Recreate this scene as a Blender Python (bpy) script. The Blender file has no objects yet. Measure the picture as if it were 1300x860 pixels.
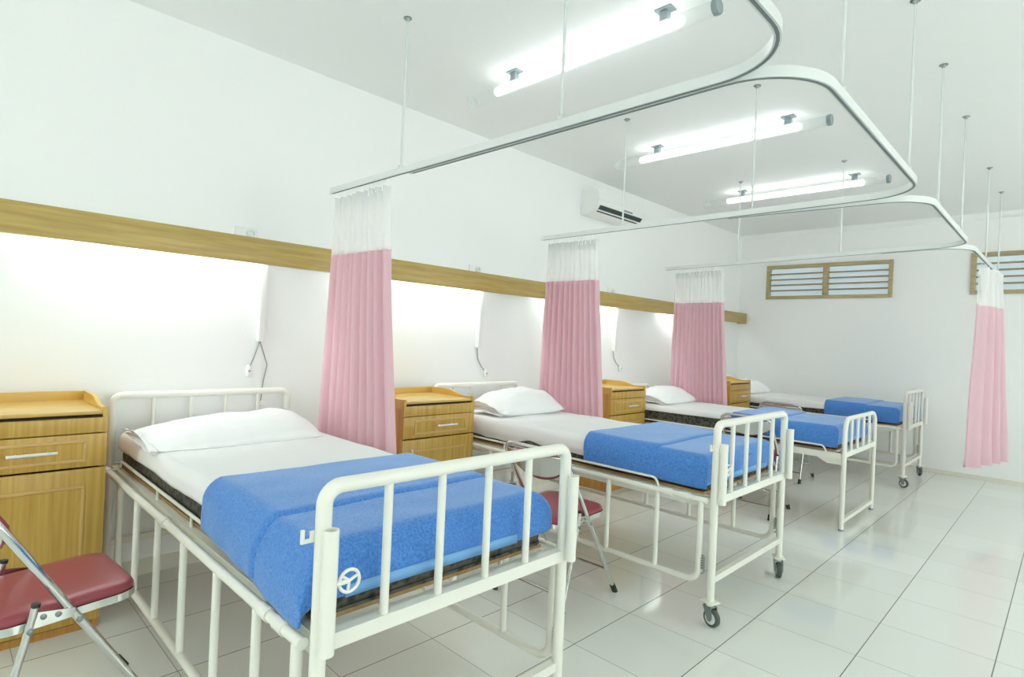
import bpy, bmesh, math, random
from mathutils import Vector, Matrix, noise
random.seed(7)
C = bpy.context.scene.collection
PI = math.pi
V = Vector

# ------------------------------------------------------------------ materials
def srgb(r, g, b):
    f = lambda c: (c/255)/12.92 if c/255 <= 0.04045 else ((c/255+0.055)/1.055)**2.4
    return (f(r), f(g), f(b), 1)

def mat(name, col, rough=0.5, metal=0.0, spec=0.5, **k):
    m = bpy.data.materials.new(name); m.use_nodes = True
    b = m.node_tree.nodes['Principled BSDF']
    b.inputs['Base Color'].default_value = col
    b.inputs['Roughness'].default_value = rough
    b.inputs['Metallic'].default_value = metal
    b.inputs['Specular IOR Level'].default_value = spec
    for n, v in k.items():
        b.inputs[n.replace('_', ' ')].default_value = v
    return m

def nd(m, t, **k):
    n = m.node_tree.nodes.new(t)
    for a, v in k.items(): setattr(n, a, v)
    return n

def lk(m, a, b): m.node_tree.links.new(a, b)

def bsdf(m): return m.node_tree.nodes['Principled BSDF']

def add_bump(m, scale, strength, dist=0.002, detail=3.0):
    tc = nd(m, 'ShaderNodeTexCoord'); n = nd(m, 'ShaderNodeTexNoise'); b = nd(m, 'ShaderNodeBump')
    n.inputs['Scale'].default_value = scale; n.inputs['Detail'].default_value = detail
    b.inputs['Strength'].default_value = strength; b.inputs['Distance'].default_value = dist
    lk(m, tc.outputs['Object'], n.inputs['Vector']); lk(m, n.outputs['Fac'], b.inputs['Height'])
    lk(m, b.outputs['Normal'], bsdf(m).inputs['Normal'])
    return n

def wood(name, c1, c2, stretch, rough=0.35):
    m = mat(name, c1, rough)
    tc = nd(m, 'ShaderNodeTexCoord'); mp = nd(m, 'ShaderNodeMapping')
    mp.inputs['Scale'].default_value = stretch
    n = nd(m, 'ShaderNodeTexNoise'); n.inputs['Scale'].default_value = 1.0
    n.inputs['Detail'].default_value = 6; n.inputs['Roughness'].default_value = 0.65
    r = nd(m, 'ShaderNodeValToRGB')
    r.color_ramp.elements[0].position = 0.32; r.color_ramp.elements[0].color = c2
    r.color_ramp.elements[1].position = 0.66; r.color_ramp.elements[1].color = c1
    lk(m, tc.outputs['Object'], mp.inputs['Vector']); lk(m, mp.outputs['Vector'], n.inputs['Vector'])
    lk(m, n.outputs['Fac'], r.inputs['Fac']); lk(m, r.outputs['Color'], bsdf(m).inputs['Base Color'])
    return m

M = {}
M['wall'] = mat('wall_paint', srgb(244, 246, 245), 0.75); add_bump(M['wall'], 60, 0.05)
M['ceiling'] = mat('ceiling_paint', srgb(243, 246, 245), 0.85)
M['skirting'] = mat('skirting_tile', srgb(226, 225, 212), 0.3)
M['metal'] = mat('white_enamel', srgb(236, 237, 228), 0.28); add_bump(M['metal'], 90, 0.04)
M['steel'] = mat('chrome', srgb(215, 218, 216), 0.13, 1.0)
M['dullsteel'] = mat('dull_steel', srgb(150, 160, 160), 0.4, 0.8)
M['alu'] = mat('track_aluminium', srgb(228, 233, 232), 0.3, 0.15)
M['slot'] = mat('track_slot', srgb(120, 130, 132), 0.6)
M['rod'] = mat('rod_paint', srgb(222, 228, 226), 0.35, 0.2)
M['fascia'] = wood('fascia_wood', srgb(190, 168, 98), srgb(168, 140, 78), (30, 2.2, 42), 0.35)
M['cab'] = wood('cabinet_veneer', srgb(203, 168, 84), srgb(178, 138, 58), (60, 60, 1.6), 0.33)
M['cabside'] = wood('cabinet_side_veneer', srgb(205, 155, 78), srgb(178, 122, 52), (40, 40, 1.6), 0.33)
M['cabtop'] = wood('cabinet_top_veneer', srgb(214, 184, 108), srgb(196, 160, 80), (60, 6, 60), 0.28)
M['gallery'] = mat('cabinet_gallery', srgb(206, 168, 84), 0.35)
M['mould'] = mat('cabinet_moulding', srgb(205, 168, 104), 0.35)
M['dark'] = mat('recess_shade', srgb(28, 24, 20), 0.8)  # near-black stands in for shade inside the cabinet gaps
M['mattress'] = mat('mattress_ticking', srgb(64, 62, 56), 0.85)
M['ply'] = wood('plywood', srgb(176, 146, 96), srgb(150, 118, 72), (3, 40, 40), 0.6)
M['sheet'] = mat('white_sheet', srgb(238, 240, 241), 0.85, Sheen_Weight=0.2); add_bump(M['sheet'], 9, 0.25, 0.01)
M['pillow'] = mat('white_pillowcase', srgb(242, 244, 245), 0.85, Sheen_Weight=0.2); add_bump(M['pillow'], 7, 0.35, 0.02)
M['blanket'] = mat('blue_fleece', srgb(68, 126, 206), 0.95, Sheen_Weight=1.0, Sheen_Roughness=0.35)
M['blanket'].node_tree.nodes['Principled BSDF'].inputs['Sheen Tint'].default_value = srgb(200, 222, 248)
add_bump(M['blanket'], 260, 0.5, 0.004)
def mottle():
    m = M['blanket']; tc = nd(m, 'ShaderNodeTexCoord'); n = nd(m, 'ShaderNodeTexNoise'); n.inputs['Scale'].default_value = 150
    n.inputs['Detail'].default_value = 5; r = nd(m, 'ShaderNodeValToRGB')
    r.color_ramp.elements[0].position = .3; r.color_ramp.elements[0].color = srgb(58, 114, 198)
    r.color_ramp.elements[1].position = .7; r.color_ramp.elements[1].color = srgb(92, 152, 222)
    lk(m, tc.outputs['Object'], n.inputs['Vector']); lk(m, n.outputs['Fac'], r.inputs['Fac']); lk(m, r.outputs['Color'], bsdf(m).inputs['Base Color'])
mottle()
M['binding'] = mat('blue_satin_binding', srgb(118, 172, 226), 0.5)
M['vinyl'] = mat('burgundy_vinyl', srgb(152, 66, 76), 0.28); add_bump(M['vinyl'], 160, 0.12)
M['rubber'] = mat('black_rubber', srgb(42, 44, 44), 0.55)
M['tyre'] = mat('grey_tyre', srgb(78, 86, 80), 0.55)
M['plastic'] = mat('white_plastic', srgb(238, 240, 238), 0.35)
M['greyplastic'] = mat('grey_plastic', srgb(142, 156, 160), 0.45)
M['vent'] = mat('ac_vent_dark', srgb(50, 66, 66), 0.5)
M['cord'] = mat('cord_grey', srgb(150, 155, 152), 0.6)
M['winwood'] = wood('window_wood', srgb(188, 174, 136), srgb(164, 148, 108), (3, 30, 40), 0.45)
M['slat'] = wood('louvre_wood', srgb(180, 166, 130), srgb(156, 140, 104), (3, 30, 40), 0.5)

def mat_ticking():
    m = M['mattress']; tc = nd(m, 'ShaderNodeTexCoord'); n = nd(m, 'ShaderNodeTexVoronoi')
    n.inputs['Scale'].default_value = 38; r = nd(m, 'ShaderNodeValToRGB')
    r.color_ramp.elements[0].position = 0.25; r.color_ramp.elements[0].color = srgb(46, 46, 44)
    r.color_ramp.elements[1].position = 0.6; r.color_ramp.elements[1].color = srgb(92, 90, 80)
    lk(m, tc.outputs['Object'], n.inputs['Vector']); lk(m, n.outputs['Distance'], r.inputs['Fac'])
    lk(m, r.outputs['Color'], bsdf(m).inputs['Base Color'])
mat_ticking()

def mat_floor():
    m = mat('floor_tiles', srgb(208, 216, 207), 0.1, spec=0.55)
    nt = m.node_tree
    g = nd(m, 'ShaderNodeNewGeometry'); sx = nd(m, 'ShaderNodeSeparateXYZ'); lk(m, g.outputs['Position'], sx.inputs[0])
    T = 0.44
    def mth(op, a, b=None, c=None):
        n = nd(m, 'ShaderNodeMath', operation=op)
        for i, v in enumerate((a, b, c)):
            if v is None: continue
            if isinstance(v, (int, float)): n.inputs[i].default_value = v
            else: lk(m, v, n.inputs[i])
        return n.outputs[0]
    def axis(s, off):
        t = mth('DIVIDE', mth('SUBTRACT', s, off), T)
        fr = mth('FRACT', t)
        d = mth('MINIMUM', fr, mth('SUBTRACT', 1.0, fr))
        return mth('MULTIPLY', d, T), mth('FLOOR', t)
    dx, ix = axis(sx.outputs[0], 2.36 - 20*T); dy, iy = axis(sx.outputs[1], 2.91 - 20*T)
    gx = mth('LESS_THAN', dx, 0.0021); gy = mth('LESS_THAN', dy, 0.0016)
    cb = nd(m, 'ShaderNodeCombineXYZ'); lk(m, ix, cb.inputs[0]); lk(m, iy, cb.inputs[1])
    wn = nd(m, 'ShaderNodeTexWhiteNoise', noise_dimensions='2D'); lk(m, cb.outputs[0], wn.inputs['Vector'])
    mx = nd(m, 'ShaderNodeMix', data_type='RGBA')
    mx.inputs[6].default_value = srgb(226, 230, 225); mx.inputs[7].default_value = srgb(232, 236, 231)
    lk(m, wn.outputs['Value'], mx.inputs[0])
    mg = nd(m, 'ShaderNodeMix', data_type='RGBA'); lk(m, mx.outputs[2], mg.inputs[6]); mg.inputs[7].default_value = srgb(104, 100, 84)
    g1 = mth('MAXIMUM', gx, mth('MULTIPLY', gy, 0.75)); lk(m, g1, mg.inputs[0])
    lk(m, mg.outputs[2], bsdf(m).inputs['Base Color'])
    lk(m, mth('MULTIPLY_ADD', g1, 0.5, 0.07), bsdf(m).inputs['Roughness'])
    return m
M['floor'] = mat_floor()

def mat_emit(name, col, s):
    m = bpy.data.materials.new(name); m.use_nodes = True; nt = m.node_tree
    nt.nodes.remove(nt.nodes['Principled BSDF'])
    e = nd(m, 'ShaderNodeEmission'); e.inputs[0].default_value = col; e.inputs[1].default_value = s
    lk(m, e.outputs[0], nt.nodes['Material Output'].inputs[0]); return m
LAMP = (0.95, 1.0, .98, 1)
M['tube'] = mat_emit('lit_fluorescent_tube', LAMP, 7.5)
M['wtube'] = mat_emit('lit_bed_lamp_tube', LAMP, 62)

def mat_mix(name, col, fac, kind='clear'):
    m = bpy.data.materials.new(name); m.use_nodes = True; nt = m.node_tree
    b = nt.nodes['Principled BSDF']; b.inputs['Base Color'].default_value = col
    t = nd(m, 'ShaderNodeBsdfTransparent'); mx = nd(m, 'ShaderNodeMixShader'); mx.inputs[0].default_value = fac
    lk(m, t.outputs[0], mx.inputs[1])
    if kind == 'clear':
        b.inputs['Roughness'].default_value = 0.08; b.inputs['Metallic'].default_value = 0.3
        lk(m, b.outputs[0], mx.inputs[2])
    else:
        b.inputs['Roughness'].default_value = 0.9
        tr = nd(m, 'ShaderNodeBsdfTranslucent'); tr.inputs[0].default_value = col
        m2 = nd(m, 'ShaderNodeMixShader'); m2.inputs[0].default_value = 0.4
        lk(m, b.outputs[0], m2.inputs[1]); lk(m, tr.outputs[0], m2.inputs[2]); lk(m, m2.outputs[0], mx.inputs[2])
    lk(m, mx.outputs[0], nt.nodes['Material Output'].inputs[0]); return m
M['acrylic'] = mat_mix('clear_acrylic', srgb(225, 236, 236), 0.16)
M['net'] = mat_mix('white_net', srgb(252, 253, 253), 0.5, 'net')
M['tape'] = mat_mix('white_header_tape', srgb(240, 243, 244), 0.85, 'net')
M['pink'] = mat_mix('pink_curtain_cloth', srgb(239, 205, 215), 1.0, 'cloth')

def mat_pane():
    m = mat('frosted_pane_glow', srgb(196, 214, 222), 0.35)
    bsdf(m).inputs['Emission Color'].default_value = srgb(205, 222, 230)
    bsdf(m).inputs['Emission Strength'].default_value = 0.5  # pane glows by itself, standing in for daylight behind it
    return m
M['pane'] = mat_pane()

# ------------------------------------------------------------------ mesh helpers
def nb(): return bmesh.new()

def obj(name, bm, m, parent=None, loc=None, smooth=35, solid=0, sub=0, bev=0):
    me = bpy.data.meshes.new(name); bmesh.ops.recalc_face_normals(bm, faces=bm.faces[:]); bm.to_mesh(me); bm.free()
    me.materials.append(m)
    if smooth:
        me.polygons.foreach_set('use_smooth', [True]*len(me.polygons))
        me.set_sharp_from_angle(angle=math.radians(smooth))
    o = bpy.data.objects.new(name, me); C.objects.link(o)
    if loc is not None: o.location = loc
    if parent is not None: o.parent = parent
    if bev:
        b = o.modifiers.new('bevel', 'BEVEL'); b.width = bev; b.segments = 2; b.limit_method = 'ANGLE'
    if solid:
        s = o.modifiers.new('solid', 'SOLIDIFY'); s.thickness = solid; s.offset = 0
    if sub:
        s = o.modifiers.new('sub', 'SUBSURF'); s.levels = sub; s.render_levels = sub
    return o

def tag(o, label, cat, group=None):
    o['label'] = label; o['category'] = cat
    if group: o['group'] = group
    return o

def thing(name, label, cat, loc=(0, 0, 0), rotz=0, group=None):
    o = bpy.data.objects.new(name, None); o.empty_display_size = 0.1; C.objects.link(o)
    o.location = loc; o.rotation_euler = (0, 0, rotz)
    return tag(o, label, cat, group)

def struct(name, bm, m, parent=None, **k):
    o = obj(name, bm, m, parent, **k)
    if parent is None: o['kind'] = 'structure'
    return o

def copy_tree(o, parent=None):
    c = o.copy(); C.objects.link(c)
    if parent is not None: c.parent = parent
    for ch in list(o.children): copy_tree(ch, c)
    return c

def box(bm, x0, x1, y0, y1, z0, z1, bevel=0.0, seg=2):
    r = bmesh.ops.create_cube(bm, size=1)
    vs = r['verts']
    for v in vs:
        v.co = V((x0 + (v.co.x+.5)*(x1-x0), y0 + (v.co.y+.5)*(y1-y0), z0 + (v.co.z+.5)*(z1-z0)))
    if bevel:
        es = list({e for v in vs for e in v.link_edges})
        bmesh.ops.bevel(bm, geom=es, offset=bevel, segments=seg, affect='EDGES', profile=0.5)
    return bm

def fillet(pts, rad, n=6, closed=False):
    pts = [V(p) for p in pts]; out = []
    N = len(pts)
    for i, p in enumerate(pts):
        if not closed and (i == 0 or i == N-1) or rad <= 0: out.append(p); continue
        a = (pts[i-1]-p); b = (pts[(i+1) % N]-p)
        la, lb = a.length, b.length; a.normalize(); b.normalize()
        ang = a.angle(b)
        if ang > PI-0.02: out.append(p); continue
        t = min(rad/math.tan(ang/2), la*0.49 if (closed or i > 1) else la*0.98, lb*0.49 if (closed or i < N-2) else lb*0.98)
        r = t*math.tan(ang/2)
        c = p + (a+b).normalized()*(r/math.sin(ang/2))
        s0 = p+a*t-c; s1 = p+b*t-c
        ax = s0.cross(s1).normalized(); th = s0.angle(s1)
        for k in range(n+1):
            out.append(c + Matrix.Rotation(th*k/n, 3, ax) @ s0)
    return out

def sweep(bm, pts, prof, closed=False, up=None, caps=True):
    """sweep a 2-D profile [(side, up)] along pts"""
    N = len(pts); rings = []
    prev = None
    for i, p in enumerate(pts):
        if closed: t = (pts[(i+1) % N]-pts[i-1])
        else: t = (pts[min(i+1, N-1)]-pts[max(i-1, 0)])
        t.normalize()
        if up is not None: u = V(up)
        else:
            if prev is None:
                u = V((0, 0, 1)) if abs(t.z) < 0.9 else V((1, 0, 0))
            else: u = prev
        s = t.cross(u).normalized(); u = s.cross(t).normalized(); prev = u
        rings.append([bm.verts.new(p + s*a + u*b) for a, b in prof])
    K = len(prof)
    for i in range(N if closed else N-1):
        A, B = rings[i], rings[(i+1) % N]
        for k in range(K):
            bm.faces.new((A[k], A[(k+1) % K], B[(k+1) % K], B[k]))
    if caps and not closed:
        bm.faces.new(rings[0][::-1]); bm.faces.new(rings[-1])
    return bm

def circ(r, n=12): return [(r*math.cos(2*PI*k/n), r*math.sin(2*PI*k/n)) for k in range(n)]

def tube(bm, pts, r, rad=0.0, n=12, closed=False, fn=6):
    p = fillet(pts, rad, fn, closed) if rad else [V(q) for q in pts]
    return sweep(bm, p, circ(r, n), closed)

def lathe(bm, prof, axis='z', c=(0, 0, 0), n=24):
    """revolve [(r, h)] about an axis through c"""
    c = V(c); rings = []
    for r, h in prof:
        ring = []
        for k in range(n):
            a = 2*PI*k/n; x, y = r*math.cos(a), r*math.sin(a)
            q = {'z': V((x, y, h)), 'x': V((h, x, y)), 'y': V((x, h, y))}[axis]
            ring.append(bm.verts.new(c+q))
        rings.append(ring)
    for A, B in zip(rings, rings[1:]):
        for k in range(n): bm.faces.new((A[k], A[(k+1) % n], B[(k+1) % n], B[k]))
    bm.faces.new(rings[0][::-1]); bm.faces.new(rings[-1])
    return bm

def torus(bm, c, R, r, axis='y', n=24, m=8):
    pts = []
    for k in range(n):
        a = 2*PI*k/n; x, y = R*math.cos(a), R*math.sin(a)
        pts.append(V(c) + {'z': V((x, y, 0)), 'x': V((0, x, y)), 'y': V((x, 0, y))}[axis])
    return sweep(bm, pts, circ(r, m), True)

def prism(bm, prof, a0, a1, axis='y'):
    """extrude a polygon: axis y -> prof in (x,z); axis x -> prof in (y,z)"""
    def P(p, a): return V((p[0], a, p[1])) if axis == 'y' else (V((a, p[0], p[1])) if axis == 'x' else V((p[0], p[1], a)))
    A = [bm.verts.new(P(p, a0)) for p in prof]; B = [bm.verts.new(P(p, a1)) for p in prof]
    K = len(prof)
    for k in range(K): bm.faces.new((A[k], A[(k+1) % K], B[(k+1) % K], B[k]))
    bm.faces.new(A[::-1]); bm.faces.new(B)
    return bm

def grid(bm, nu, nv, fn):
    vs = [[bm.verts.new(fn(i/(nu-1), j/(nv-1))) for j in range(nv)] for i in range(nu)]
    for i in range(nu-1):
        for j in range(nv-1):
            bm.faces.new((vs[i][j], vs[i+1][j], vs[i+1][j+1], vs[i][j+1]))
    return bm

def sstep(a, b, x):
    t = min(1, max(0, (x-a)/(b-a))); return t*t*(3-2*t)

# ------------------------------------------------------------------ the room
XW, YB, ZC = -0.03, 8.2, 2.957
XR, YF = 6.4, -3.2
struct('floor', box(nb(), XW-.15, XR+.15, YF-.15, YB+.3, -.1, 0), M['floor'], smooth=0)
struct('ceiling', box(nb(), XW-.15, XR+.15, YF-.15, YB+.3, ZC, ZC+.1), M['ceiling'], smooth=0)
struct('wall_left', box(nb(), XW-.15, XW, YF-.15, YB+.3, 0, ZC), M['wall'], smooth=0)
RIGHT_FILL = ((.6, 2.6), (3.2, 5.2), (5.8, 7.7))  # unseen window openings, added to flood the room with soft daylight
bm = nb(); ys = [YF-.15] + [q for w in RIGHT_FILL for q in w] + [YB+.3]
for k in range(0, len(ys), 2): box(bm, XR, XR+.15, ys[k], ys[k+1], 0, ZC)
for a, b in RIGHT_FILL: box(bm, XR, XR+.15, a, b, 0, .85); box(bm, XR, XR+.15, a, b, 2.45, ZC)
struct('wall_right', bm, M['wall'], smooth=0)
for k, (a, b) in enumerate(RIGHT_FILL):
    bm = nb(); t = .05
    box(bm, XR-.01, XR+.1, a, a+t, .85, 2.45); box(bm, XR-.01, XR+.1, b-t, b, .85, 2.45)
    box(bm, XR-.01, XR+.1, a+t, b-t, .85, .9); box(bm, XR-.01, XR+.1, a+t, b-t, 2.4, 2.45)
    box(bm, XR+.02, XR+.07, (a+b)/2-.025, (a+b)/2+.025, .9, 2.4)
    struct('window_%d' % (k+3), bm, M['winwood'])  # frame of an added daylight opening
FRONT_FILL = ((.7, 2.7), (3.6, 5.6))  # openings behind the camera, invented to brighten the far wall
bm = nb(); xs = [XW] + [q for w in FRONT_FILL for q in w] + [XR]
for k in range(0, len(xs), 2): box(bm, xs[k], xs[k+1], YF-.15, YF, 0, ZC)
for a, b in FRONT_FILL: box(bm, a, b, YF-.15, YF, 0, .95); box(bm, a, b, YF-.15, YF, 2.45, ZC)
struct('wall_front', bm, M['wall'], smooth=0)
for k, (a, b) in enumerate(FRONT_FILL):
    bm = nb(); t = .05
    box(bm, a, a+t, YF-.1, YF+.01, .95, 2.45); box(bm, b-t, b, YF-.1, YF+.01, .95, 2.45)
    box(bm, a+t, b-t, YF-.1, YF+.01, .95, 1.0); box(bm, a+t, b-t, YF-.1, YF+.01, 2.4, 2.45)
    box(bm, (a+b)/2-.025, (a+b)/2+.025, YF-.07, YF-.02, 1.0, 2.4)
    struct('window_%d' % (k+6), bm, M['winwood'])  # frame around an invented fill-light opening
# back wall with the two louvred openings
W1 = (0.345, 1.845, 2.04, 2.505); W2 = (2.587, 4.09, 2.06, 2.525)
bm = nb()
for a, b in ((XW, W1[0]), (W1[1], W2[0]), (W2[1], XR)): box(bm, a, b, YB, YB+.18, 0, ZC)
for w in (W1, W2):
    box(bm, w[0], w[1], YB, YB+.18, 0, w[2]); box(bm, w[0], w[1], YB, YB+.18, w[3], ZC)
struct('wall_back', bm, M['wall'], smooth=0)
struct('baseboard_left', box(nb(), XW, XW+.012, YF, YB, 0, .085), M['skirting'])
struct('baseboard_back', box(nb(), XW+.012, XR, YB-.01, YB, 0, .05), M['skirting'])
# coved band at the head of the back wall
struct('trim_1', prism(nb(), [(YB, ZC), (YB-.055, ZC), (YB-.05, ZC-.02), (YB-.012, ZC-.055), (YB, ZC-.06)], XW, XR, 'x'), M['ceiling'])

def window(n, w):
    x0, x1, z0, z1 = w; t = .045; y0, y1 = YB-.025, YB+.05
    bm = nb()
    box(bm, x0, x0+t, y0, y1, z0, z1, .004); box(bm, x1-t, x1, y0, y1, z0, z1, .004)
    box(bm, x0+t, x1-t, y0, y1, z1-t, z1, .004); box(bm, x0+t, x1-t, y0, y1, z0, z0+t, .004)
    xm = (x0+x1)/2; box(bm, xm-.03, xm+.03, y0, y1, z0+t, z1-t, .004)
    f = struct('window_%d' % n, bm, M['winwood'])
    bm = nb(); H = z1-z0-2*t
    for a, b in ((x0+t, xm-.03), (xm+.03, x1-t)):
        for k in range(4):
            zc = z0+t+H*(k+1)/5
            prism(bm, [(YB-.012, zc-.008), (YB-.010, zc-.014), (YB+.045, zc+.008), (YB+.043, zc+.014)], a, b, 'x')
    obj('slats', bm, M['slat'], f)
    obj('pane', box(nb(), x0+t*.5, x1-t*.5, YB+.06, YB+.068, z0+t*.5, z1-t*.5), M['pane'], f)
window(1, W1); window(2, W2)

# ------------------------------------------------------------------ wooden light box along the beds
T0, T1 = -1.6, 8.16
ZT0, ZT1 = 1.693, 1.839
lb = thing('wall_light_box', 'long wooden light box running along left wall above beds', 'wall light', (XW, 0, 0))
obj('front_board', box(nb(), .112, .13, T0, T1, ZT0, ZT1, .002), M['fascia'], lb)
obj('glow_liner', box(nb(), .108, .112, T0+.02, T1-.02, ZT0+.004, ZT1-.024), M['plastic'], lb)  # hidden white lining, added so the wood does not warm the glow
obj('top_board', box(nb(), 0, .112, T0, T1, ZT1-.022, ZT1-.004), M['plastic'], lb)
for a in (T0, T1-.018): obj('end_board', box(nb(), 0, .112, a, a+.018, ZT0, ZT1-.022), M['fascia'], lb)
for y0, y1 in ((-1.4, -.5), (.40, 1.32), (1.98, 3.08), (3.92, 5.02), (6.05, 7.1)):
    o = obj('batten', box(nb(), .03, .08, y0-.06, y1+.06, 1.785, 1.815), M['plastic'], lb)
    obj('lamp_tube', tube(nb(), [(.055, y0, 1.768), (.055, y1, 1.768)], .013), M['wtube'], o)

# wall conduits, call cords, sockets
def conduit(y, label):
    o = obj('cable_conduit', box(nb(), XW, XW+.045, y-.019, y+.019, 1.245, 1.80, .004), M['plastic'])
    tag(o, label, 'conduit', 'white conduits below the light box')
conduit(1.385, 'white vertical cable conduit above headboard of the nearest bed')
conduit(3.131, 'white vertical cable conduit between first and second pink curtains')
conduit(5.06, 'white vertical cable conduit between second and third pink curtains')
def cord(y, pts, sw, label):
    t = thing('call_cord', label, 'cord', (XW, y, 1.245), group='call cords under the conduits')
    obj('cord', tube(nb(), [(.012,)+p for p in pts], .0035, .05, 6), M['cord'], t)
    bm = nb(); c = V((.016, sw[0], sw[1]))
    lathe(bm, [(.004, -.04), (.013, -.03), (.017, -.005), (.014, .02), (.006, .036)], 'z', c, 14)
    s = obj('pear_switch', bm, M['plastic'], t)
    obj('button', lathe(nb(), [(.0065, .012), (.0065, .019), (.004, .021)], 'x', c, 12), M['greyplastic'], s)
    return t
t = cord(1.385, [(0, 0), (-.03, -.1), (-.055, -.16)], (-.06, -.175), 'thin grey call cord with pear switch hanging above nearest headboard')
obj('cord', tube(nb(), [(.012, .002, 0), (.014, .05, -.14), (.014, .03, -.24), (.014, .02, -.36)], .0035, .06, 6), M['cord'], t)
bm = nb(); box(bm, .004, .03, -.005, .045, -.385, -.355, .004); obj('plug', bm, M['plastic'], t)
cord(3.131, [(0, 0), (.01, -.09), (.05, -.15), (.085, -.185)], (.1, -.21), 'thin grey call cord hanging above second bed headboard')
cord(5.06, [(0, 0), (.015, -.07), (.06, -.12), (.11, -.155)], (.13, -.18), 'thin grey call cord hanging above third bed cabinet')
def socket(y, label):
    o = obj('wall_socket', box(nb(), XW, XW+.012, y-.07, y+.055, 1.838, 1.908, .004), M['plastic'])
    tag(o, label, 'socket', 'sockets above the light box')
    bm = nb(); lathe(bm, [(.022, 0), (.022, .018), (.017, .02), (.015, .01)], 'x', (XW+.012, y+.012, 1.873), 18)
    obj('outlet', bm, M['alu'], o)
socket(1.29, 'small white wall socket on light box above nearest headboard')
socket(3.08, 'small white wall socket on light box between first and second curtains')
socket(4.99, 'small white wall socket on light box between second and third curtains')

# ------------------------------------------------------------------ beds
def rod_box(bm, a, b, w, h):
    return sweep(bm, [V(a), V(b)], [(-w/2, -h/2), (w/2, -h/2), (w/2, h/2), (-w/2, h/2)])

def make_caster(parent, x, y, ang, top):
    bm = nb(); box(bm, -.036, .036, -.03, .03, top-.008, top, .002); lathe(bm, [(.018, top-.024), (.018, top-.008)], 'z')
    c = obj('caster', bm, M['metal'], parent, loc=(x, y, 0)); c.rotation_euler.z = ang
    r = .043
    bm = nb()
    for s in (-1, 1):
        prism(bm, [(-.024, top-.022), (.024, top-.022), (.03, r+.004), (.022, r-.012), (.006, r-.012)], s*.019, s*.023, 'y')
    box(bm, -.024, .024, -.023, .023, top-.026, top-.022)
    obj('fork', bm, M['dullsteel'], c)
    bm = nb(); lathe(bm, [(.029, -.013), (.039, -.013), (r, -.008), (r, .008), (.039, .013), (.029, .013)], 'y', (.014, 0, r), 28)
    w = obj('wheel', bm, M['tyre'], c)
    bm = nb(); lathe(bm, [(.008, -.018), (.029, -.0145), (.029, .0145), (.008, .018)], 'y', (.014, 0, r), 24)
    obj('hub', bm, M['alu'], w)
    return c

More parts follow.
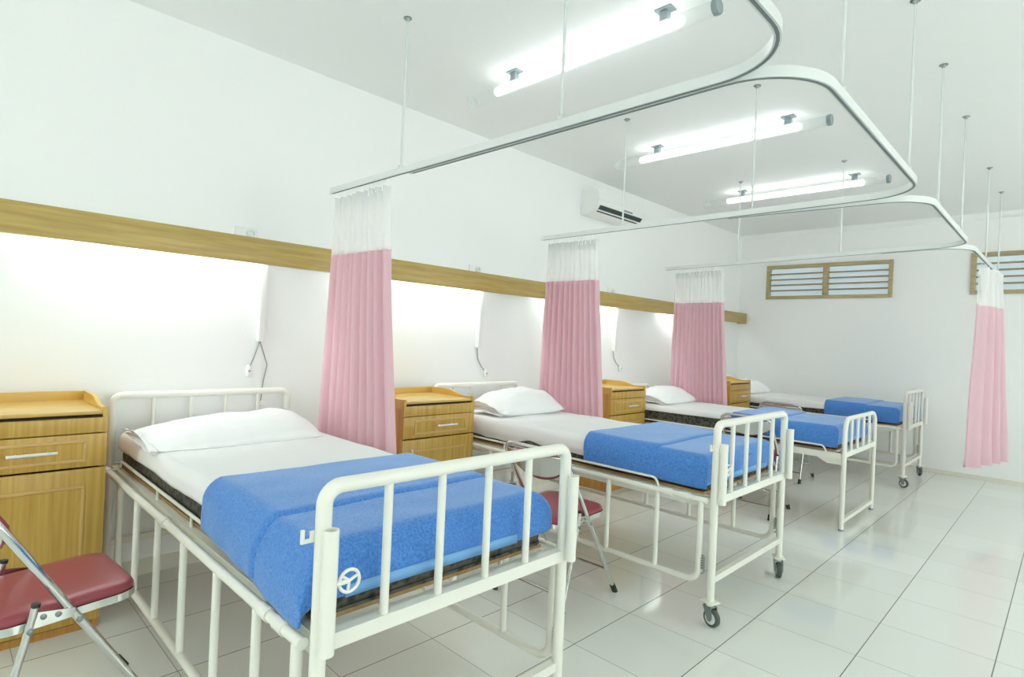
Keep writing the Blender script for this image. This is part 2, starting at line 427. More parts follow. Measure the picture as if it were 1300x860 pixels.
W = 0.89; HW = W/2
def make_bed(name, label, casters=True, top=.98, zf=.60, rails=True, headtop=.972):
    root = thing(name, label, 'bed', group='white hospital beds along the left wall')
    xh, xf = .0, 2.19
    R = .019 if casters else .017
    leg0 = .118 if casters else .0
    rr = .042 if casters else .10
    # head end
    hb = obj('headboard', tube(nb(), [(xh, -HW, leg0), (xh, -HW, headtop-R), (xh, HW, headtop-R), (xh, HW, leg0)], R, rr, 14, fn=8), M['metal'], root)
    for k in range(4):
        y = -HW + W*(k+1)/5
        obj('bar', tube(nb(), [(xh, y, zf), (xh, y, headtop-R)], .010, n=10), M['metal'], hb)
    bm = nb(); rod_box(bm, (xh, -HW, zf), (xh, HW, zf), .03, .034); obj('lower_rail', bm, M['metal'], hb)
    bm = nb(); rod_box(bm, (xh, -HW, .215), (xh, HW, .215), .026, .03); obj('cross_rail', bm, M['metal'], hb)
    # foot end
    fb = obj('footboard', tube(nb(), [(xf, -HW, leg0), (xf, -HW, top-R), (xf, HW, top-R), (xf, HW, leg0)], R, rr, 14, fn=8), M['metal'], root)
    for k in range(4):
        y = -HW + W*(.198, .393, .592, .79)[k]
        obj('bar', tube(nb(), [(xf, y, zf), (xf, y, top-R)], .0115, n=12), M['metal'], fb)
    bm = nb(); rod_box(bm, (xf, -HW, zf-.004), (xf, HW, zf-.004), .03, .038); obj('lower_rail', bm, M['metal'], fb); bm = nb()
    zl = .215 if casters else .07
    rod_box(bm, (xf-.004, -HW, zl), (xf-.004, HW, zl), .026, .03)
    obj('cross_rail', bm, M['metal'], fb)
    if casters:
        for s in (-1, 1):
            bm = nb(); y = s*HW; x = xf+.037
            lathe(bm, [(.0185, .585), (.0185, .872), (.0145, .872), (.0145, .80)], 'z', (x, y, 0), 18)
            for z in (.60, .84): box(bm, xf, x, y-.008, y+.008, z-.012, z+.012)
            sl = obj('pole_socket', bm, M['metal'], fb)
            if s < 0:
                bm = nb(); cy = y+.052; z = .742
                torus(bm, (x, cy, z), .026, .0042, 'x', 28, 8)
                for a in (.4, .4+2.094, .4+4.188):
                    tube(bm, [(x, cy, z), (x, cy+.026*math.cos(a), z+.026*math.sin(a))], .0036, n=8)
                tube(bm, [(x, y+.015, z), (x, cy, z)], .006, n=10)
                obj('clamp_wheel', bm, M['metal'], sl)
        bm = nb()                                              # little hook plate on the outside of the near post
        prism(bm, [(-.018, .862), (-.030, .862), (-.030, .845), (-.044, .845), (-.044, .868), (-.052, .868), (-.052, .836), (-.018, .836)], xf-.012, xf-.006, 'x')
        for v in bm.verts: v.co.y += -HW+.002
        obj('hook', bm, M['metal'], fb)
        for x, y, a in ((xh, -HW, .4), (xh, HW, 2.0), (xf, -HW, -.25), (xf, HW, -1.05)):
            make_caster(root, x, y, a, leg0)
    else:
        for x in (xh, xf):
            for s in (-1, 1): obj('foot_cap', lathe(nb(), [(.019, 0), (.019, .012), (.0175, .014)], 'z', (x, s*HW, 0.0), 16), M['dullsteel'], root)
        for s in (-1, 1):                                      # gusset plates under the frame ends
            obj('gusset', prism(nb(), [(xf-.20, zf-.045), (xf-.01, zf-.045), (xf-.01, zf-.085), (xf-.12, zf-.085)], s*(HW-.012)-.003, s*(HW-.012)+.003, 'y'), M['metal'], root)
    # bed frame: angle-iron sides, laths and the plywood deck
    bm = nb()
    for s in (-1, 1):
        y0, y1 = sorted((s*(HW-.008), s*(HW-.003))); box(bm, xh, xf, y0, y1, zf-.048, zf+.006)
        y0, y1 = sorted((s*(HW-.05), s*(HW-.003))); box(bm, xh, xf, y0, y1, zf+.002, zf+.006)
    for k in range(6):
        x = xh+.2+k*.36; box(bm, x-.015, x+.015, -HW+.01, HW-.01, zf-.03, zf-.002)
    for a, b in ((xh, xh+.05), (xf-.05, xf)): box(bm, a, b, -HW+.01, HW-.01, zf+.002, zf+.006)
    obj('bed_frame', bm, M['metal'], root)
    obj('deck', box(nb(), xh+.03, xf-.07, -.415, .415, zf+.007, zf+.018), M['ply'], root)
    # thin guard rods beside the mattress
    for s in (-1, 1):
        y = s*(HW+.009); z = zf+.047; gx = 1.9 if casters else 2.07
        bm = nb(); tube(bm, [(.12, y, zf), (.12, y, z), (gx-.025, y, z), (gx, y, zf)], .0065, .03, 8)
        for x in (.77, 1.2): tube(bm, [(x, y, zf), (x, y, z)], .0055, n=8)
        obj('mattress_guard', bm, M['metal'], root)
    if rails:
        for s in (-1, 1):
            y = s*(HW+.025); zt, zb = zf-.006, .2
            sr = obj('side_rail', tube(nb(), [(.03, y, zt), (2.165, y, zt)], .0148, n=14), M['metal'], root)
            obj('lower_frame', tube(nb(), [(2.135, y, zt), (2.135, y, zb), (.36, y, zb), (.36, y, zt)], .0142, .06, 12), M['metal'], sr)
            for x in (.66, .97, 1.28, 1.60, 1.90):
                obj('bar', tube(nb(), [(x, y, zb), (x, y, zt)], .0125, n=12), M['metal'], sr)
            for x in (.1, 1.05, 1.96, 2.05):
                obj('clamp', lathe(nb(), [(.0185, -.026), (.0185, .026)], 'x', (x, y, zt), 16), M['metal'], sr)
            bm = nb()
            tube(bm, [(2.150, y, .33), (2.163, y, .33), (2.163, y, .245), (2.150, y, .245)], .004, .01, 6)
            for k in range(5): torus(bm, (2.156, y, .27+k*.012), .008, .0022, 'z', 10, 6)
            obj('latch', bm, M['dullsteel'], sr)
            for x in (.1, 2.05):
                bm = nb(); rod_box(bm, (x, s*(HW-.004), zt), (x, y, zt), .02, .02); obj('bracket', bm, M['metal'], sr)
    return root

BX = .07
YC = (1.105, 3.105, 5.28, 7.42)
b2 = make_bed('hospital_bed', 'second nearest white hospital bed, black wheels on both foot posts'); b2.location = (BX-.02, YC[1], 0)
b1 = copy_tree(b2); b1.location = (.02, YC[0], 0)
b1['label'] = 'nearest white tubular hospital bed, its foot end filling the foreground'
for c in b1.children:
    if c.name.startswith('mattress_guard'): c.location.y = .028 if c.matrix_basis is not None and min(v.co.y for v in c.data.vertices) < 0 else -.028
b4 = copy_tree(b2); b4.location = (BX-.02, YC[3], 0)
b4['label'] = 'white hospital bed on wheels in front of the far wall'
b3 = make_bed('hospital_bed', 'white hospital bed with plain legs and no wheels or side rails', False, .855, .575, False, .90)
b3.location = (BX-.02, YC[2], 0)

# ------------------------------------------------------------------ bedding
def rnd(a, b, da, db):
    if a <= 0 or b <= 0: return a, b
    p, q = a/da, b/db; m = max(p, q)/math.hypot(p, q)
    return a*m, b*m

def rbox_shell(L, Wd, R, Dx, Dy, off, top, n1=70, n2=60, s0=0.0, seed=0, amp=.004, headdrop=0, dl=None, fall=1.0, send=None, tl=.5, flare=0, calm=9):
    """cloth over a mattress: s runs to the foot, t across"""
    def fn(u, v):
        s = -headdrop + s0 + u*((send if send is not None else L+Dx)-s0+headdrop)
        return place(s, v)
    def place(s, v):
        fs = max(0, min(1, s/L))
        dy_l = (dl[0]+(dl[1]-dl[0])*fs) if dl else Dy
        t = -(Wd/2+dy_l) + v*(Wd+dy_l+Dy)
        ex = max(0, s-L); eh = max(0, -s); ey = max(0, abs(t)-Wd/2)
        ex, ey = rnd(ex, ey, Dx, dy_l if t < 0 else Dy); eh, ey = rnd(eh, ey, max(headdrop, .01), dy_l if t < 0 else Dy)
        e = math.hypot(math.hypot(ex, ey), eh)
        drop = math.sqrt(e*e+R*R)-R
        o = lambda q: (R*.9)*math.tanh(q/(R*.9))
        sg = 1 if t > 0 else -1
        x = min(max(s, 0), L)+o(ex)*fall-o(eh); y = sg*(min(abs(t), Wd/2)+o(ey))
        z = top-drop
        nz = noise.noise(V((x*3.1+seed, y*3.3, z*4+seed*.7)))*amp + noise.noise(V((x*9+seed, y*8, z*11)))*amp*.35
        nz *= 1-.85*sstep(calm-.4, calm, s)
        k = min(1, e/.05); tk = .5 if t > 0 else tl
        return V((x+off*.5*(1 if ex > 0 else 0)*k + nz*k*(1 if ex > 0 else 0), y+sg*(off*.6+nz*1.6)*k*(1 if ey > 0 else 0)-sg*tk*max(0, ey-.10)+(0 if t > 0 else -flare*fs*sstep(.03, .14, ey)), z+off*(1-k)+nz*(1-k)))
    return grid(nb(), n1, n2, fn)

def mattress(i, z, label):
    bm = box(nb(), .075, 2.185, -.405, .405, z, z+.145, .035, 5)
    o = obj('mattress', bm, M['mattress'], loc=(BX-.02-(.03 if i == 0 else 0)-.05, YC[i], 0)); tag(o, label, 'mattress', 'mattresses on the hospital beds')
    bm = nb()
    for zz in (z+.012, z+.132):
        p = fillet([(.077, -.403, zz), (2.183, -.403, zz), (2.183, .403, zz), (.077, .403, zz)], .03, 5, True); sweep(bm, p, circ(.005, 8), True)
    obj('piping', bm, M['mattress'], o); return o

def sheet(i, z, drop, seed, label):
    bm = rbox_shell(1.99, .77, .035, .155, drop+.02, .006, z+.155, 90, 80, 0, seed, .011 if i == 1 else .006, .07, (drop, drop*.74), send=1.6, calm=1.45)
    o = obj('bed_sheet', bm, M['sheet'], loc=(.10+BX-.05-(.03 if i == 0 else 0), YC[i], 0), solid=.003, smooth=80)
    tag(o, label, 'sheet', 'white sheets on the mattresses')

def blanket(i, z, x0, xfold, dl, dr, dfoot, seed, label, amp=.006, tl=.5, flare=0):
    X = (.02 if i == 0 else .05)
    t = thing('blanket', label, 'blanket', (X, YC[i], 0), group='blue blankets on the beds')
    L = (2.115 if i == 0 else 2.145)-x0; R = .042; top = z+.163
    bm = rbox_shell(L, .775, R, dfoot, dr, .014, top, 70, 90, 0, seed, amp, 0, dl, tl=tl, flare=flare)
    for v in bm.verts: v.co.x += x0-X
    obj('main_layer', bm, M['blanket'], t, solid=.007, smooth=80)
    s1 = xfold-x0
    bm = rbox_shell(L, .775, R, dfoot, dr-.01, .024, top, 110, 90, .0, seed, amp, 0, (dl[0]+.004, dl[1]*.5+dl[0]*.5), send=s1, tl=tl, flare=flare)
    # roll the free edge over so that it stands above the layer below
    for v in bm.verts:
        k = s1-v.co.x
        wv = .016*noise.noise(V((v.co.y*2.0+seed, 1.3, seed)))
        if k < .2: v.co.x += wv*(1-k/.2)
        if k < .03:
            q = 1-max(k, 0)/.03; d = 1-math.sqrt(max(0, 1-q*q))
            c = min(1, max(0, (top-.01-v.co.z)/.04)); v.co.z -= .016*d*(1-c)
            v.co.y -= math.copysign(.012*d*c, v.co.y)
    for v in bm.verts: v.co.x += x0-X
    obj('folded_layer', bm, M['blanket'], t, solid=.012, smooth=80)
    # satin bindings: along the head edge and along the hanging foot edge
    def strip(sa, sb, off, va, vb, drl=dl):
        full = Wd = .775
        src = rbox_shell(L, .775, R, dfoot, dr, off, top, 260, 90, 0, seed, amp, 0, dl)
        return src
    def edge(u0, u1, v0, v1, off, zl=0):
        b2 = nb()
        N = 60
        Ltot = L+dfoot
        vs = []
        for a in (u0, (u0+u1)/2, u1):
            row = []
            for k in range(N):
                v = v0+(v1-v0)*k/(N-1)
                s = a*Ltot
                fs = max(0, min(1, s/L)); dyl = dl[0]+(dl[1]-dl[0])*fs
                tt = -(.775/2+dyl)+v*(.775+dyl+dr)
                ex = max(0, s-L); ey = max(0, abs(tt)-.775/2); ex, ey = rnd(ex, ey, dfoot, dyl if tt < 0 else dr); e = math.hypot(ex, ey)
                drop = math.sqrt(e*e+R*R)-R; o = lambda q: (R*.9)*math.tanh(q/(R*.9)); sg = 1 if tt > 0 else -1
                x = min(s, L)+o(ex); y = sg*(min(abs(tt), .775/2)+o(ey)); zz = top-drop
                nz = noise.noise(V((x*3.1+seed, y*3.3, zz*4+seed*.7)))*amp
                kk = min(1, e/.05)
                row.append(b2.verts.new((x+(off*.5+nz)*(1 if ex > 0 else 0)*kk+x0-X, y+sg*(off*.6+nz*1.6)*kk*(1 if ey > 0 else 0)-sg*.5*max(0, ey-.10), zz+(off+nz)*(1-kk)-zl*(1 if ex > 0 else 0))))
            vs.append(row)
        for A, B in zip(vs, vs[1:]):
            for k in range(N-1): b2.faces.new((A[k], A[k+1], B[k+1], B[k]))
        return b2
    obj('head_binding', edge(-.004, .014, 0.0, 1.0, .0245), M['binding'], t, solid=.003, smooth=80)
    va = (dl[1]+.0)/(.775+dl[1]+dr)
    obj('foot_binding', edge((L+dfoot-.032)/(L+dfoot), 1.0, va+.03, 1-va-.02, .024, .004), M['binding'], t, solid=.003, smooth=80)
    return t

def pillow(i, x, y, z, a, b, c, tilt, rz, seed, label, peak=.0):
    def shape(sgn):
        def fn(u, v):
            p, q = u*2-1, v*2-1
            h = max(0, 1-abs(p)**2.4)**.62*max(0, 1-abs(q)**2.8)**.55
            w = 1-.07*(abs(p)**2)*(1-abs(q)) - .05*(q*q)*(1-abs(p))
            n = noise.noise(V((p*1.6+seed, q*2.2, sgn)))*.22+noise.noise(V((p*4+seed, q*5, sgn)))*.10+(.06*math.sin(q*5+p*9+seed)*(abs(p)**1.5))
            zz = h*c*(1+n+peak*q) * (1 if sgn > 0 else -.42)
            return V((p*a*(1-.05*q*q), q*b*(1-.04*p*p), zz+.42*c))
        return fn
    bm = nb(); grid(bm, 44, 60, shape(1)); grid(bm, 44, 60, shape(-1))
    bmesh.ops.remove_doubles(bm, verts=bm.verts[:], dist=.0006)
    o = obj('pillow', bm, M['pillow'], loc=(x, YC[i]+y, z), smooth=80); o.rotation_euler = (0, tilt, rz)
    tag(o, label, 'pillow', 'white pillows at the heads of the beds')
    # open end of the pillowcase hanging off the near end
    def hem(u, v):
        p = (u*2-1); yy = -b*(.985)-.035*v
        th = c*(.10+.30*v)*(1-p*p*.85)
        return V((p*a*(.90+.05*v), yy, .40*c+th+.012*noise.noise(V((p*3+seed, v*2, 1)))))
    def hem2(u, v):
        p = (u*2-1); yy = -b*(.985)-.03*v
        return V((p*a*(.90+.05*v), yy, .36*c-.006*v+.008*noise.noise(V((p*3+seed, v*2, 5)))))
    bm = nb(); grid(bm, 24, 6, hem); grid(bm, 24, 6, hem2)
    obj('case_opening', bm, M['pillow'], o, solid=.002, smooth=80)
    return o

ORD = ('nearest bed', 'second bed', 'third bed, the one without wheels', 'bed by the far wall')
ZM = (.618, .618, .593, .618)
mattress(0, ZM[0], 'dark patterned mattress showing along the side of nearest bed')
mattress(1, ZM[1], 'dark mattress under the sheet of the second bed from the front')
mattress(2, ZM[2], 'dark mattress on the bed without wheels')
mattress(3, ZM[3], 'dark mattress on the bed by the far wall')
sheet(0, ZM[0], .118, 1.3, 'white bed sheet on the nearest bed, below a long flat pillow')
sheet(1, ZM[1], .175, 5.1, 'white wrinkled bed sheet hanging down beside second cabinet')
sheet(2, ZM[2], .075, 9.7, 'white bed sheet on the third bed, dark mattress showing below')
sheet(3, ZM[3], .12, 14.2, 'white bed sheet on the bed beside the far wall')
blanket(0, ZM[0], 1.375, 1.86, (.17, .205), .10, .150, 2.2, 'blue fleece blanket folded across the foot of nearest bed', .006, 0, .03)
blanket(1, ZM[1], 1.45, 1.90, (.175, .185), .13, .160, 6.6, 'blue fleece blanket on second bed, behind the nearest footboard', .004, .1)
blanket(2, ZM[2], 1.36, 1.72, (.18, .185), .13, .155, 10.4, 'blue fleece blanket on the bed that has no wheels', .006, .1)
blanket(3, ZM[3], 1.49, 1.88, (.175, .185), .13, .160, 17.9, 'blue fleece blanket on the bed against the far wall', .004, .1)
pillow(0, .50, -.035, .765, .215, .385, .090, .09, .02, 1.7, 'long flat white pillow on the nearest bed', .30)
pillow(1, .47, .02, .765, .20, .34, .135, .08, .0, 4.4, 'plump white pillow beside the second bedside cabinet')
pillow(2, .47, .03, .742, .20, .34, .12, .08, .03, 8.1, 'white pillow on third bed, in front of the third curtain')
pillow(3, .45, -.02, .765, .20, .34, .12, .08, .0, 11.9, 'white pillow beside the last cabinet at the far wall')

# ------------------------------------------------------------------ bedside cabinets
def make_cabinet():
    r = thing('bedside_cabinet', 'large wooden bedside cabinet at left edge behind folding chair', 'cabinet', group='wooden bedside cabinets')
    D, w = .47, .285                                  # front plane x, half width
    bm = nb()
    for a in (-w, w-.02): obj('side_panel', box(nb(), 0, D-.02, a, a+.02, 0, .875), M['cabside'], r, bev=.002)
    box(bm, 0, .012, -w+.02, w-.02, 0, .875); box(bm, 0, D-.025, -w+.02, w-.02, .03, .05); box(bm, .03, D-.03, -w+.02, w-.02, .86, .87)
    obj('carcass', bm, M['dark'], r)
    obj('plinth', box(nb(), .02, D-.02, -w+.02, w-.02, 0, .03), M['cabside'], r)
    obj('tray_fascia', box(nb(), D-.02, D, -w-.002, w+.002, .83, .893, .002), M['cab'], r)
    bm = nb(); box(bm, .0, D-.012, -w+.012, w-.012, .905, .92, .002); obj('top', bm, M['cabtop'], r)
    bm = nb(); box(bm, .02, D-.02, -w+.02, w-.02, .885, .905); obj('tray_slot_shade', bm, M['dark'], r)  # solid dark block, painted as the shade in the tray gap
    # gallery: back rail and two scrolled side rails
    bm = nb(); box(bm, -.005, .012, -w, w, .875, .962, .002)
    n = 16
    for s in (-1, 1):
        up = []
        for k in range(n+1):
            x = .0+(D-.004)*k/n
            q = x/D
            zz = .962 - .030*sstep(.42, .78, q) + .004*sstep(.9, 1, q)
            up.append((x, zz))
        prof = up + [(D-.004, .875), (0, .875)]
        prism(bm, prof, s*w, s*(w-.016), 'y')
    obj('gallery', bm, M['gallery'], r)
    # drawer
    z0, z1 = .69, .826
    d = obj('drawer', box(nb(), D-.02, D, -w-.002, w+.002, z0, z1, .002), M['cab'], r)
    def mould(ya, yb, za, zb, par, inset):
        bm = nb(); t = .013
        pf = [(D, 0), (D+.007, .003), (D+.008, .008), (D, t)]
        # four mitred bars
        box(bm, D-.001, D+.006, ya, yb, zb-t, zb, .003); box(bm, D-.001, D+.006, ya, yb, za, za+t, .003)
        box(bm, D-.001, D+.006, ya, ya+t, za+t, zb-t, .003); box(bm, D-.001, D+.006, yb-t, yb, za+t, zb-t, .003)
        obj('moulding', bm, M['mould'], par)
        obj('inset', box(nb(), D-.002, D+.0015, ya+t, yb-t, za+t, zb-t), M['cabside'] if inset else M['cab'], par)
    mould(-.205, .215, z0+.022, z1-.022, d, False)
    bm = nb(); tube(bm, [(D+.03, -.045, .762), (D+.03, .115, .762)], .0065, n=10)
    for y in (-.015, .085): tube(bm, [(D, y, .762), (D+.03, y, .762)], .004, n=8)
    obj('handle', bm, M['alu'], d)
    # door
    dr = obj('door', box(nb(), D-.02, D, -w-.002, w+.002, .04, .682, .002), M['cab'], r)
    mould(-.205, .215, .1, .615, dr, False)
    bm = nb(); tube(bm, [(D+.03, -.235, .47), (D+.03, -.235, .63)], .0065, n=10)
    for z in (.5, .6): tube(bm, [(D, -.235, z), (D+.03, -.235, z)], .004, n=8)
    obj('handle', bm, M['alu'], dr)
    return r
cab = make_cabinet(); cab.location = (0, .272, 0); cab.scale = (1, 1, 1.02)
for x, y, sz, lab in ((.08, 2.33, .99, 'wooden bedside cabinet between first pink curtain and second bed'),
                   (.07, 4.53, 1.0, 'wooden bedside cabinet between second pink curtain and third bed'),
                   (.23, 6.62, 1.03, 'smallest-looking wooden bedside cabinet beside third curtain')):
    c = copy_tree(cab); c.location = (x, y, 0); c.scale = (1, 1, sz); c['label'] = lab

# ------------------------------------------------------------------ folding chairs
def make_chair():
    r = thing('folding_chair', 'burgundy padded chrome folding chair beside large cabinet at left edge', 'chair', group='burgundy folding chairs')
    hw = .205
    # local y = 0 at the front feet, chair faces +y
    fy = lambda z: -.612*z
    F0, TOP = (0, .0), (fy(.82), .82)
    fr = obj('main_frame', tube(nb(), [(-hw, fy(.012), .012), (-hw, fy(.79), .79), (hw, fy(.79), .79), (hw, fy(.012), .012)], .0115, .07, 12, fn=8), M['steel'], r)
    bm = nb(); tube(bm, [(-hw, fy(.14), .14), (hw, fy(.14), .14)], .008, n=10); obj('stretcher', bm, M['steel'], fr)
    for s in (-1, 1):
        obj('foot_cap', tube(nb(), [(s*hw, .0+.002, 0.0), (s*hw, fy(.045), .045)], .015, n=14), M['rubber'], fr)
        x = s*(hw-.002)+s*.021
        lg = obj('rear_leg', tube(nb(), [(x, -.365, .50), (x, -.385, .40), (x, -.475, .012)], .0105, .05, 12), M['steel'], r)
        obj('foot_cap', tube(nb(), [(x, -.479, 0.0), (x, -.468, .045)], .0145, n=14), M['rubber'], lg)
        obj('end_cap', tube(nb(), [(x, -.3655, .492), (x, -.3645, .503)], .0115, n=12), M['rubber'], lg)
        bm = nb()
        y0 = fy(.425)
        sweep(bm, [V((s*(hw+.012), -.372, .462)), V((s*(hw+.012), y0-.01, .445))], [(-.002, -.013), (.002, -.013), (.002, .013), (-.002, .013)])
        obj('link', bm, M['steel'], lg)
        for yy, zz in ((y0+.003, .418), (-.378, .428), (-.345, .456), (-.31, .452)):
            bm = nb(); lathe(bm, [(.008, -.002), (.008, .004), (.004, .006)] if s > 0 else [(.004, -.006), (.008, -.004), (.008, .002)], 'x', (s*(hw+.03 if yy == -.378 else hw+.013), yy, zz), 12)
            obj('bolt', bm, M['dullsteel'], lg)
    bm = nb(); tube(bm, [(-hw-.02, -.455, .1), (hw+.02, -.455, .1)], .008, n=10)
    obj('stretcher', bm, M['steel'], r)
    # seat: chrome rim and a rounded vinyl pad
    ya, yb = -.465, -.095
    def pad(hx, y0, y1, rad): return fillet([(-hx, y0, 0), (hx, y0, 0), (hx, y1, 0), (-hx, y1, 0)], rad, 8, True)
    zs = .425
    tl = lambda p, z: V((p.x, p.y, z+.018*(p.y-ya)/(yb-ya)))
    P = pad(.188, ya, yb, .06)
    bm = nb(); sweep(bm, [tl(p, zs) for p in P], [(-.008, -.012), (.008, -.012), (.008, .012), (-.008, .012)], True, up=(0, 0, 1))
    obj('seat_rim', bm, M['steel'], r)
    bm = nb(); rings = []
    for sc, z in ((.98, .012), (1.015, .016), (1.02, .026), (.99, .036), (.93, .041), (.75, .044), (.4, .045)):
        cy = (ya+yb)/2
        rings.append([bm.verts.new(tl(V((p.x*sc, cy+(p.y-cy)*sc, 0)), zs+z-.002)) for p in P])
    K = len(P)
    for A, B in zip(rings, rings[1:]):
        for k in range(K): bm.faces.new((A[k], A[(k+1) % K], B[(k+1) % K], B[k]))
    bm.faces.new(rings[-1]); bm.faces.new(rings[0][::-1])
    obj('seat', bm, M['vinyl'], r, smooth=50)
    # back rest: curved metal shell behind, vinyl pad in front, between the uprights
    def back(off, shr, zl=.625, zh=.765):
        def fn(u, v):
            p = u*2-1; q = v
            hx = (hw-.006)*shr
            zz = zl+(zh-zl)*q + .085*(1-q)*(abs(p)**2.2) - .0*(q)*abs(p)**3
            return V((p*hx, fy(zz)-.035*(1-p*p)+off, zz))
        return fn
    bm = grid(nb(), 30, 10, back(-.006, 1.0)); br = obj('backrest', bm, M['steel'], r, solid=.003, smooth=60); br['label'] = 'curved chrome backrest shell'
    bm = grid(nb(), 30, 10, back(.010, .80, .632, .76)); obj('back_pad', bm, M['vinyl'], br, solid=.022, smooth=60)
    return r
ch = make_chair(); ch.location = (1.08, .588, 0); ch.rotation_euler.z = .085
for x, y, rz, lab in ((1.525, 2.62, 0, 'burgundy folding chair standing between nearest and second beds'),
                      (1.565, 5.12, 0, 'folding chair seen through footboard of second bed, beside third bed'),
                      (1.29, 6.66, 0, 'folding chair half hidden between third bed and far bed')):
    c = copy_tree(ch); c.location = (x, y, 0); c.rotation_euler.z = rz; c['label'] = lab

# ------------------------------------------------------------------ curtain tracks and hangers
ZK = 2.15
TP = [(-.010, 0), (-.004, 0), (-.004, .004), (.004, .004), (.004, 0), (.010, 0), (.010, .034), (-.010, .034)]
def track(label, pts, rad, rods, ext=None):
    t = thing('curtain_track', label, 'curtain track', (pts[0][0], pts[0][1], ZK), group='ceiling hung curtain tracks')
    o0 = V((pts[0][0], pts[0][1], 0))
    p = fillet([V((x, y, 0))-o0 for x, y in pts], rad, 12)
    rail = obj('rail', sweep(nb(), p, TP, up=(0, 0, 1)), M['alu'], t, smooth=25)
    obj('slot', sweep(nb(), [q+V((0, 0, -.0005)) for q in p], [(-.0045, -.0012), (.0045, -.0012), (.0045, .001), (-.0045, .001)], up=(0, 0, 1)), M['slot'], rail)
    for e in (p[0], p[-1]): obj('end_stop', box(nb(), e.x-.012, e.x+.012, e.y-.012, e.y+.012, -.002, .036, .003), M['plastic'], rail)
    for x, y in rods:
        bm = nb(); q = V((x, y, 0))-o0; H = ZC-ZK
        zj = .034+(H-.034)*.56
        lathe(bm, [(.0065, .055), (.0065, zj), (.0085, zj), (.0085, zj+.012), (.005, zj+.013), (.005, H)], 'z', q, 12)
        rd = obj('hanger_rod', bm, M['rod'], t)
        bm = nb(); lathe(bm, [(.022, H-.003), (.022, H), ], 'z', q, 16); lathe(bm, [(.008, H-.018), (.013, H-.003)], 'z', q, 12)
        obj('flange', bm, M['dullsteel'], rd)
        bm = nb(); box(bm, q.x-.011, q.x+.011, q.y-.012, q.y+.012, .033, .046, .002); lathe(bm, [(.004, .04), (.004, .058)], 'z', q, 8)
        obj('clip', bm, M['rod'], rd)
    return t
XT = 2.878
track('nearest curved curtain track hung from ceiling above nearest bed', [(XT, -1.2), (XT, 1.70), (.235, 1.672)], .24, [(XT, -.9), (XT, .6), (2.0, 1.688), (.94, 1.68)])
track('curtain track around second bed bay, hung from ceiling', [(1.0, 1.705), (XT, 1.722), (XT, 3.475), (.30, 3.515)], .24, [(XT, 2.05), (XT, 3.11), (1.08, 3.50)])
track('curtain track around third bed bay, hung from ceiling', [(1.85, 3.516), (XT, 3.60), (XT, 5.25), (.255, 5.60)], .22, [(2.0, 3.53), (XT, 3.9), (XT, 4.83), (1.08, 5.49), (2.01, 5.365)])
track('farthest curtain track ending in front of second louvred window', [(2.3, 5.355), (XT, 5.30), (XT+.02, 7.35)], .22, [(XT+.008, 6.24), (XT+.018, 7.2)])

# ------------------------------------------------------------------ curtains
def curtain(label, A, B, A2, B2, zt, zp, zb, nf, amp0, amp1, seed, lean=(0, 0), sway=None):
    """gathered curtain: A..B plan line at the rail, A2..B2 at the hem"""
    A, B, A2, B2 = [V((*p, 0)) for p in (A, B, A2, B2)]
    t = thing('bed_curtain', label, 'curtain', (A.x, A.y, 0), group='pink curtains with white net tops')
    org = V((A.x, A.y, 0))
    ph = [random.uniform(-.5, .5) for _ in range(nf*2+4)]
    amps = [random.uniform(.55, 1.25) for _ in range(nf*2+4)]
    def surf(u, z, extra=0.0):
        k = (zt-z)/(zt-zb); k = max(0, min(1, k))
        a = A.lerp(A2, k**1.15); b = B.lerp(B2, k**1.15)
        # uneven fold spacing
        w = u + .5/nf*.35*noise.noise(V((u*nf*1.1+seed, .3, seed)))
        p = a.lerp(b, min(1, max(0, w)))
        d = (b-a).normalized(); n = V((-d.y, d.x, 0))
        c = u*nf; i = int(c) % len(amps)
        fr = c-int(c)
        am = (amps[i]*(1-fr)+amps[(i+1) % len(amps)]*fr)*(amp0+(amp1-amp0)*k)
        x = 2*PI*c+.6*noise.noise(V((u*3+seed, z*.8, seed)))*k*2
        f = math.sin(x)+.28*math.sin(2*x+1.1)
        g = noise.noise(V((u*7+seed, z*1.5, 2.2)))*.012*k
        q = p+n*(f*am+g+extra)+d*(math.cos(x)*am*.35)
        return V((q.x, q.y, z))-org
    NU = nf*14+1
    bm = grid(nb(), NU, 34, lambda u, v: surf(u, zb+(zp-zb)*v + (.006*math.sin(u*nf*6.28) if v == 0 else 0)))
    dr = obj('drape', bm, M['pink'], t, smooth=80)
    obj('hem', grid(nb(), NU, 3, lambda u, v: surf(u, zb+.0+.03*v, .0022)), M['pink'], dr, smooth=80)
    bm = grid(nb(), NU, 14, lambda u, v: surf(u, zp+(zt-.02-zp)*v)); nt = obj('net_top', bm, M['net'], t, smooth=80)
    nt['label'] = 'sheer white net band'
    obj('header_tape', grid(nb(), NU, 4, lambda u, v: surf(u, zt-.085+.07*v, .002)), M['tape'], nt, smooth=80)
    obj('seam', grid(nb(), NU, 3, lambda u, v: surf(u, zp-.006+.012*v, .0015)), M['pink'], dr, smooth=80)
    for k in range(nf+1):
        u = (k+.25)/(nf+.5); q = surf(u, zt-.03)
        rp = A.lerp(B, u)-org
        bm = nb(); tube(bm, [(q.x, q.y, zt-.05), (q.x, q.y, zt-.01), (rp.x, rp.y, ZK-.003)], .0028, n=6)
        obj('hook', bm, M['plastic'], t)
    return t
ZP, ZB = 1.80, .42
curtain('pink curtain with net top nearest to camera, beside nearest bed', (.285, 1.674), (.835, 1.681), (.20, 1.66), (1.0, 1.70), 2.125, 1.765, ZB, 9, .032, .040, 3.1)
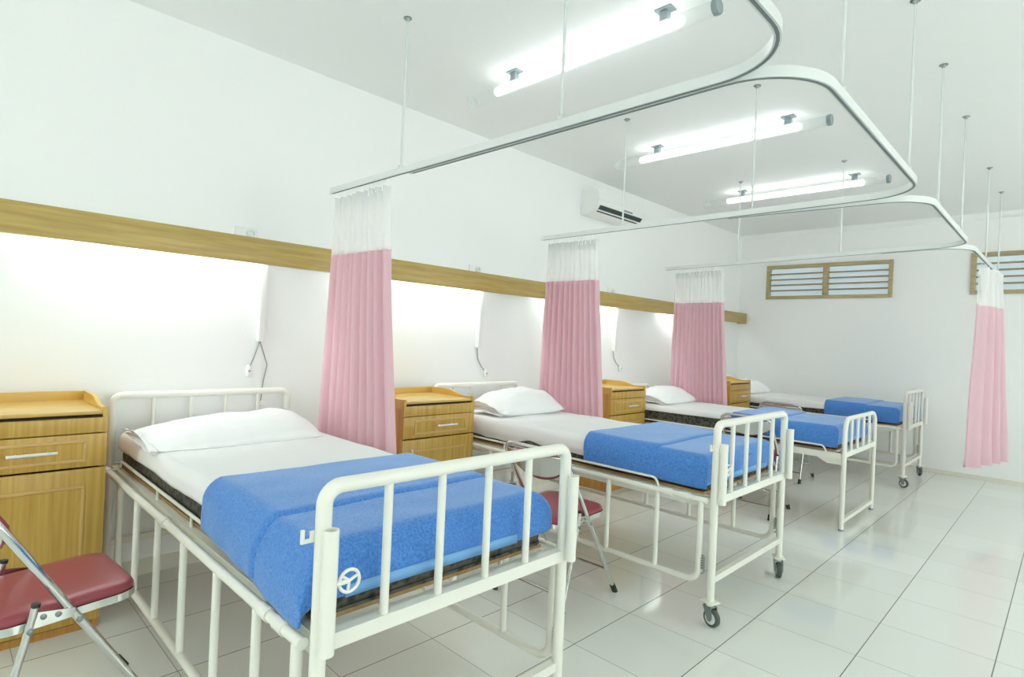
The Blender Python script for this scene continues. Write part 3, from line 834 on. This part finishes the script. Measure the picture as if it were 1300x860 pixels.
curtain('pink curtain between second cabinet and second bed pillow', (.36, 3.514), (.86, 3.506), (.17, 3.66), (.89, 3.67), 2.125, 1.80, ZB, 11, .030, .040, 8.4)
curtain('pink curtain hanging behind the pillow of the third bed', (.36, 5.585), (.935, 5.51), (.20, 5.86), (.90, 5.84), 2.125, 1.785, ZB, 13, .026, .036, 12.9)
curtain('pink curtain hanging alone on the right near far wall', (2.875, 6.14), (2.92, 6.75), (2.83, 6.10), (2.98, 6.95), 2.125, 1.785, ZB, 4, .035, .055, 21.3)

# ------------------------------------------------------------------ ceiling tube lights
def make_light():
    r = thing('tube_light', 'large near fluorescent ceiling tube light in clear sleeve', 'ceiling light', group='fluorescent ceiling tube lights')
    z = -.087
    obj('lamp_tube', tube(nb(), [(-.62, 0, z), (.62, 0, z)], .0235, n=20), M['tube'], r)
    bm = nb(); n = 24
    A = []
    for x in (-.86, .82):
        A.append([bm.verts.new((x, .034*math.cos(2*PI*k/n), z+.034*math.sin(2*PI*k/n))) for k in range(n)])
    for k in range(n): bm.faces.new((A[0][k], A[0][(k+1) % n], A[1][(k+1) % n], A[1][k]))
    sl = obj('clear_sleeve', bm, M['acrylic'], r)
    for s, x in ((-1, -.86), (1, .82)):
        bm = nb(); lathe(bm, [(.035, -.02), (.037, -.016), (.037, .004), (.034, .008), (.028, .006), (.012, .004)] if s > 0 else [(.012, -.004), (.028, -.006), (.034, -.008), (.037, -.004), (.037, .016), (.035, .02)], 'x', (x, 0, z), 24)
        obj('end_cap', bm, M['acrylic'] if s < 0 else M['greyplastic'], sl)
    for x in (-.47, .55):
        bm = nb(); box(bm, x-.045, x+.045, -.03, .03, -.008, 0, .002); box(bm, x-.022, x+.022, -.016, .016, -.06, -.008, .002)
        obj('bracket', bm, M['greyplastic'], r)
    return r
LX = 1.43
tl = make_light(); tl.location = (LX, 2.45, ZC)
lights = [(4.13, 'fluorescent ceiling tube light in middle of the three, left of front track'), (5.82, 'farthest and smallest fluorescent ceiling tube light')]
for y, lab in lights:
    c = copy_tree(tl); c.location = (LX, y, ZC); c['label'] = lab
# ------------------------------------------------------------------ air conditioner
ac = thing('air_conditioner', 'white split air conditioner mounted high on left wall', 'air conditioner', (XW, 4.83, 2.565))
H = .245; hl = .42
body = [(0, 0), (.10, -.005), (.155, .02), (.205, .085), (.215, .12), (.195, H-.01), (.17, H), (0, H)]
obj('casing', prism(nb(), body, -hl, hl, 'y'), M['plastic'], ac, bev=.006)
def onfront(a, b, h):     # thin plate laid on the casing outline between two outline points
    a, b = V(a), V(b); d = (b-a).normalized(); n = V((d.y, -d.x))
    return [tuple(a), tuple(b), tuple(b+n*h), tuple(a+n*h)]
obj('front_panel', prism(nb(), onfront((.2153, .125), (.196, H-.012), .005), -hl+.01, hl-.01, 'y'), M['plastic'], ac, bev=.002)
vt = obj('air_outlet', prism(nb(), onfront((.158, .024), (.2025, .0815), .002), -hl+.05, hl-.05, 'y'), M['vent'], ac)
obj('louver', prism(nb(), onfront((.167, .0357), (.175, .046), .007), -hl+.05, hl-.05, 'y'), M['plastic'], vt)
obj('display_strip', prism(nb(), onfront((.2065, .092), (.2115, .108), .004), .02, .17, 'y'), M['greyplastic'], ac)

# ------------------------------------------------------------------ camera, world, colour
cam = bpy.data.cameras.new('camera'); co = bpy.data.objects.new('camera', cam); C.objects.link(co)
yaw, pit, rol = .776, .001, .045
fw = V((-math.sin(yaw)*math.cos(pit), math.cos(yaw)*math.cos(pit), math.sin(pit)))
r0 = V((math.cos(yaw), math.sin(yaw), 0)); u0 = r0.cross(fw)
rt = r0*math.cos(rol)+u0*math.sin(rol); up = -r0*math.sin(rol)+u0*math.cos(rol)
mw = Matrix((rt, up, -fw)).transposed().to_4x4(); mw.translation = V((3.445, 0, 1.3264))
co.matrix_world = mw
cam.sensor_fit = 'HORIZONTAL'; cam.sensor_width = 36; cam.lens = 36*727.4/1300; cam.clip_start = .05
bpy.context.scene.camera = co
w = bpy.data.worlds.new('world'); bpy.context.scene.world = w; w.use_nodes = True
w.node_tree.nodes['Background'].inputs[0].default_value = (.945, 1.0, .965, 1); w.node_tree.nodes['Background'].inputs[1].default_value = 5.5
sc = bpy.context.scene
sc.view_settings.view_transform = 'Standard'; sc.view_settings.look = 'None'; sc.view_settings.gamma = 1
sc.view_settings.use_curve_mapping = False; sc.view_settings.exposure = -0.2
sc.cycles.max_bounces = 10; sc.cycles.diffuse_bounces = 6; sc.cycles.transparent_max_bounces = 16
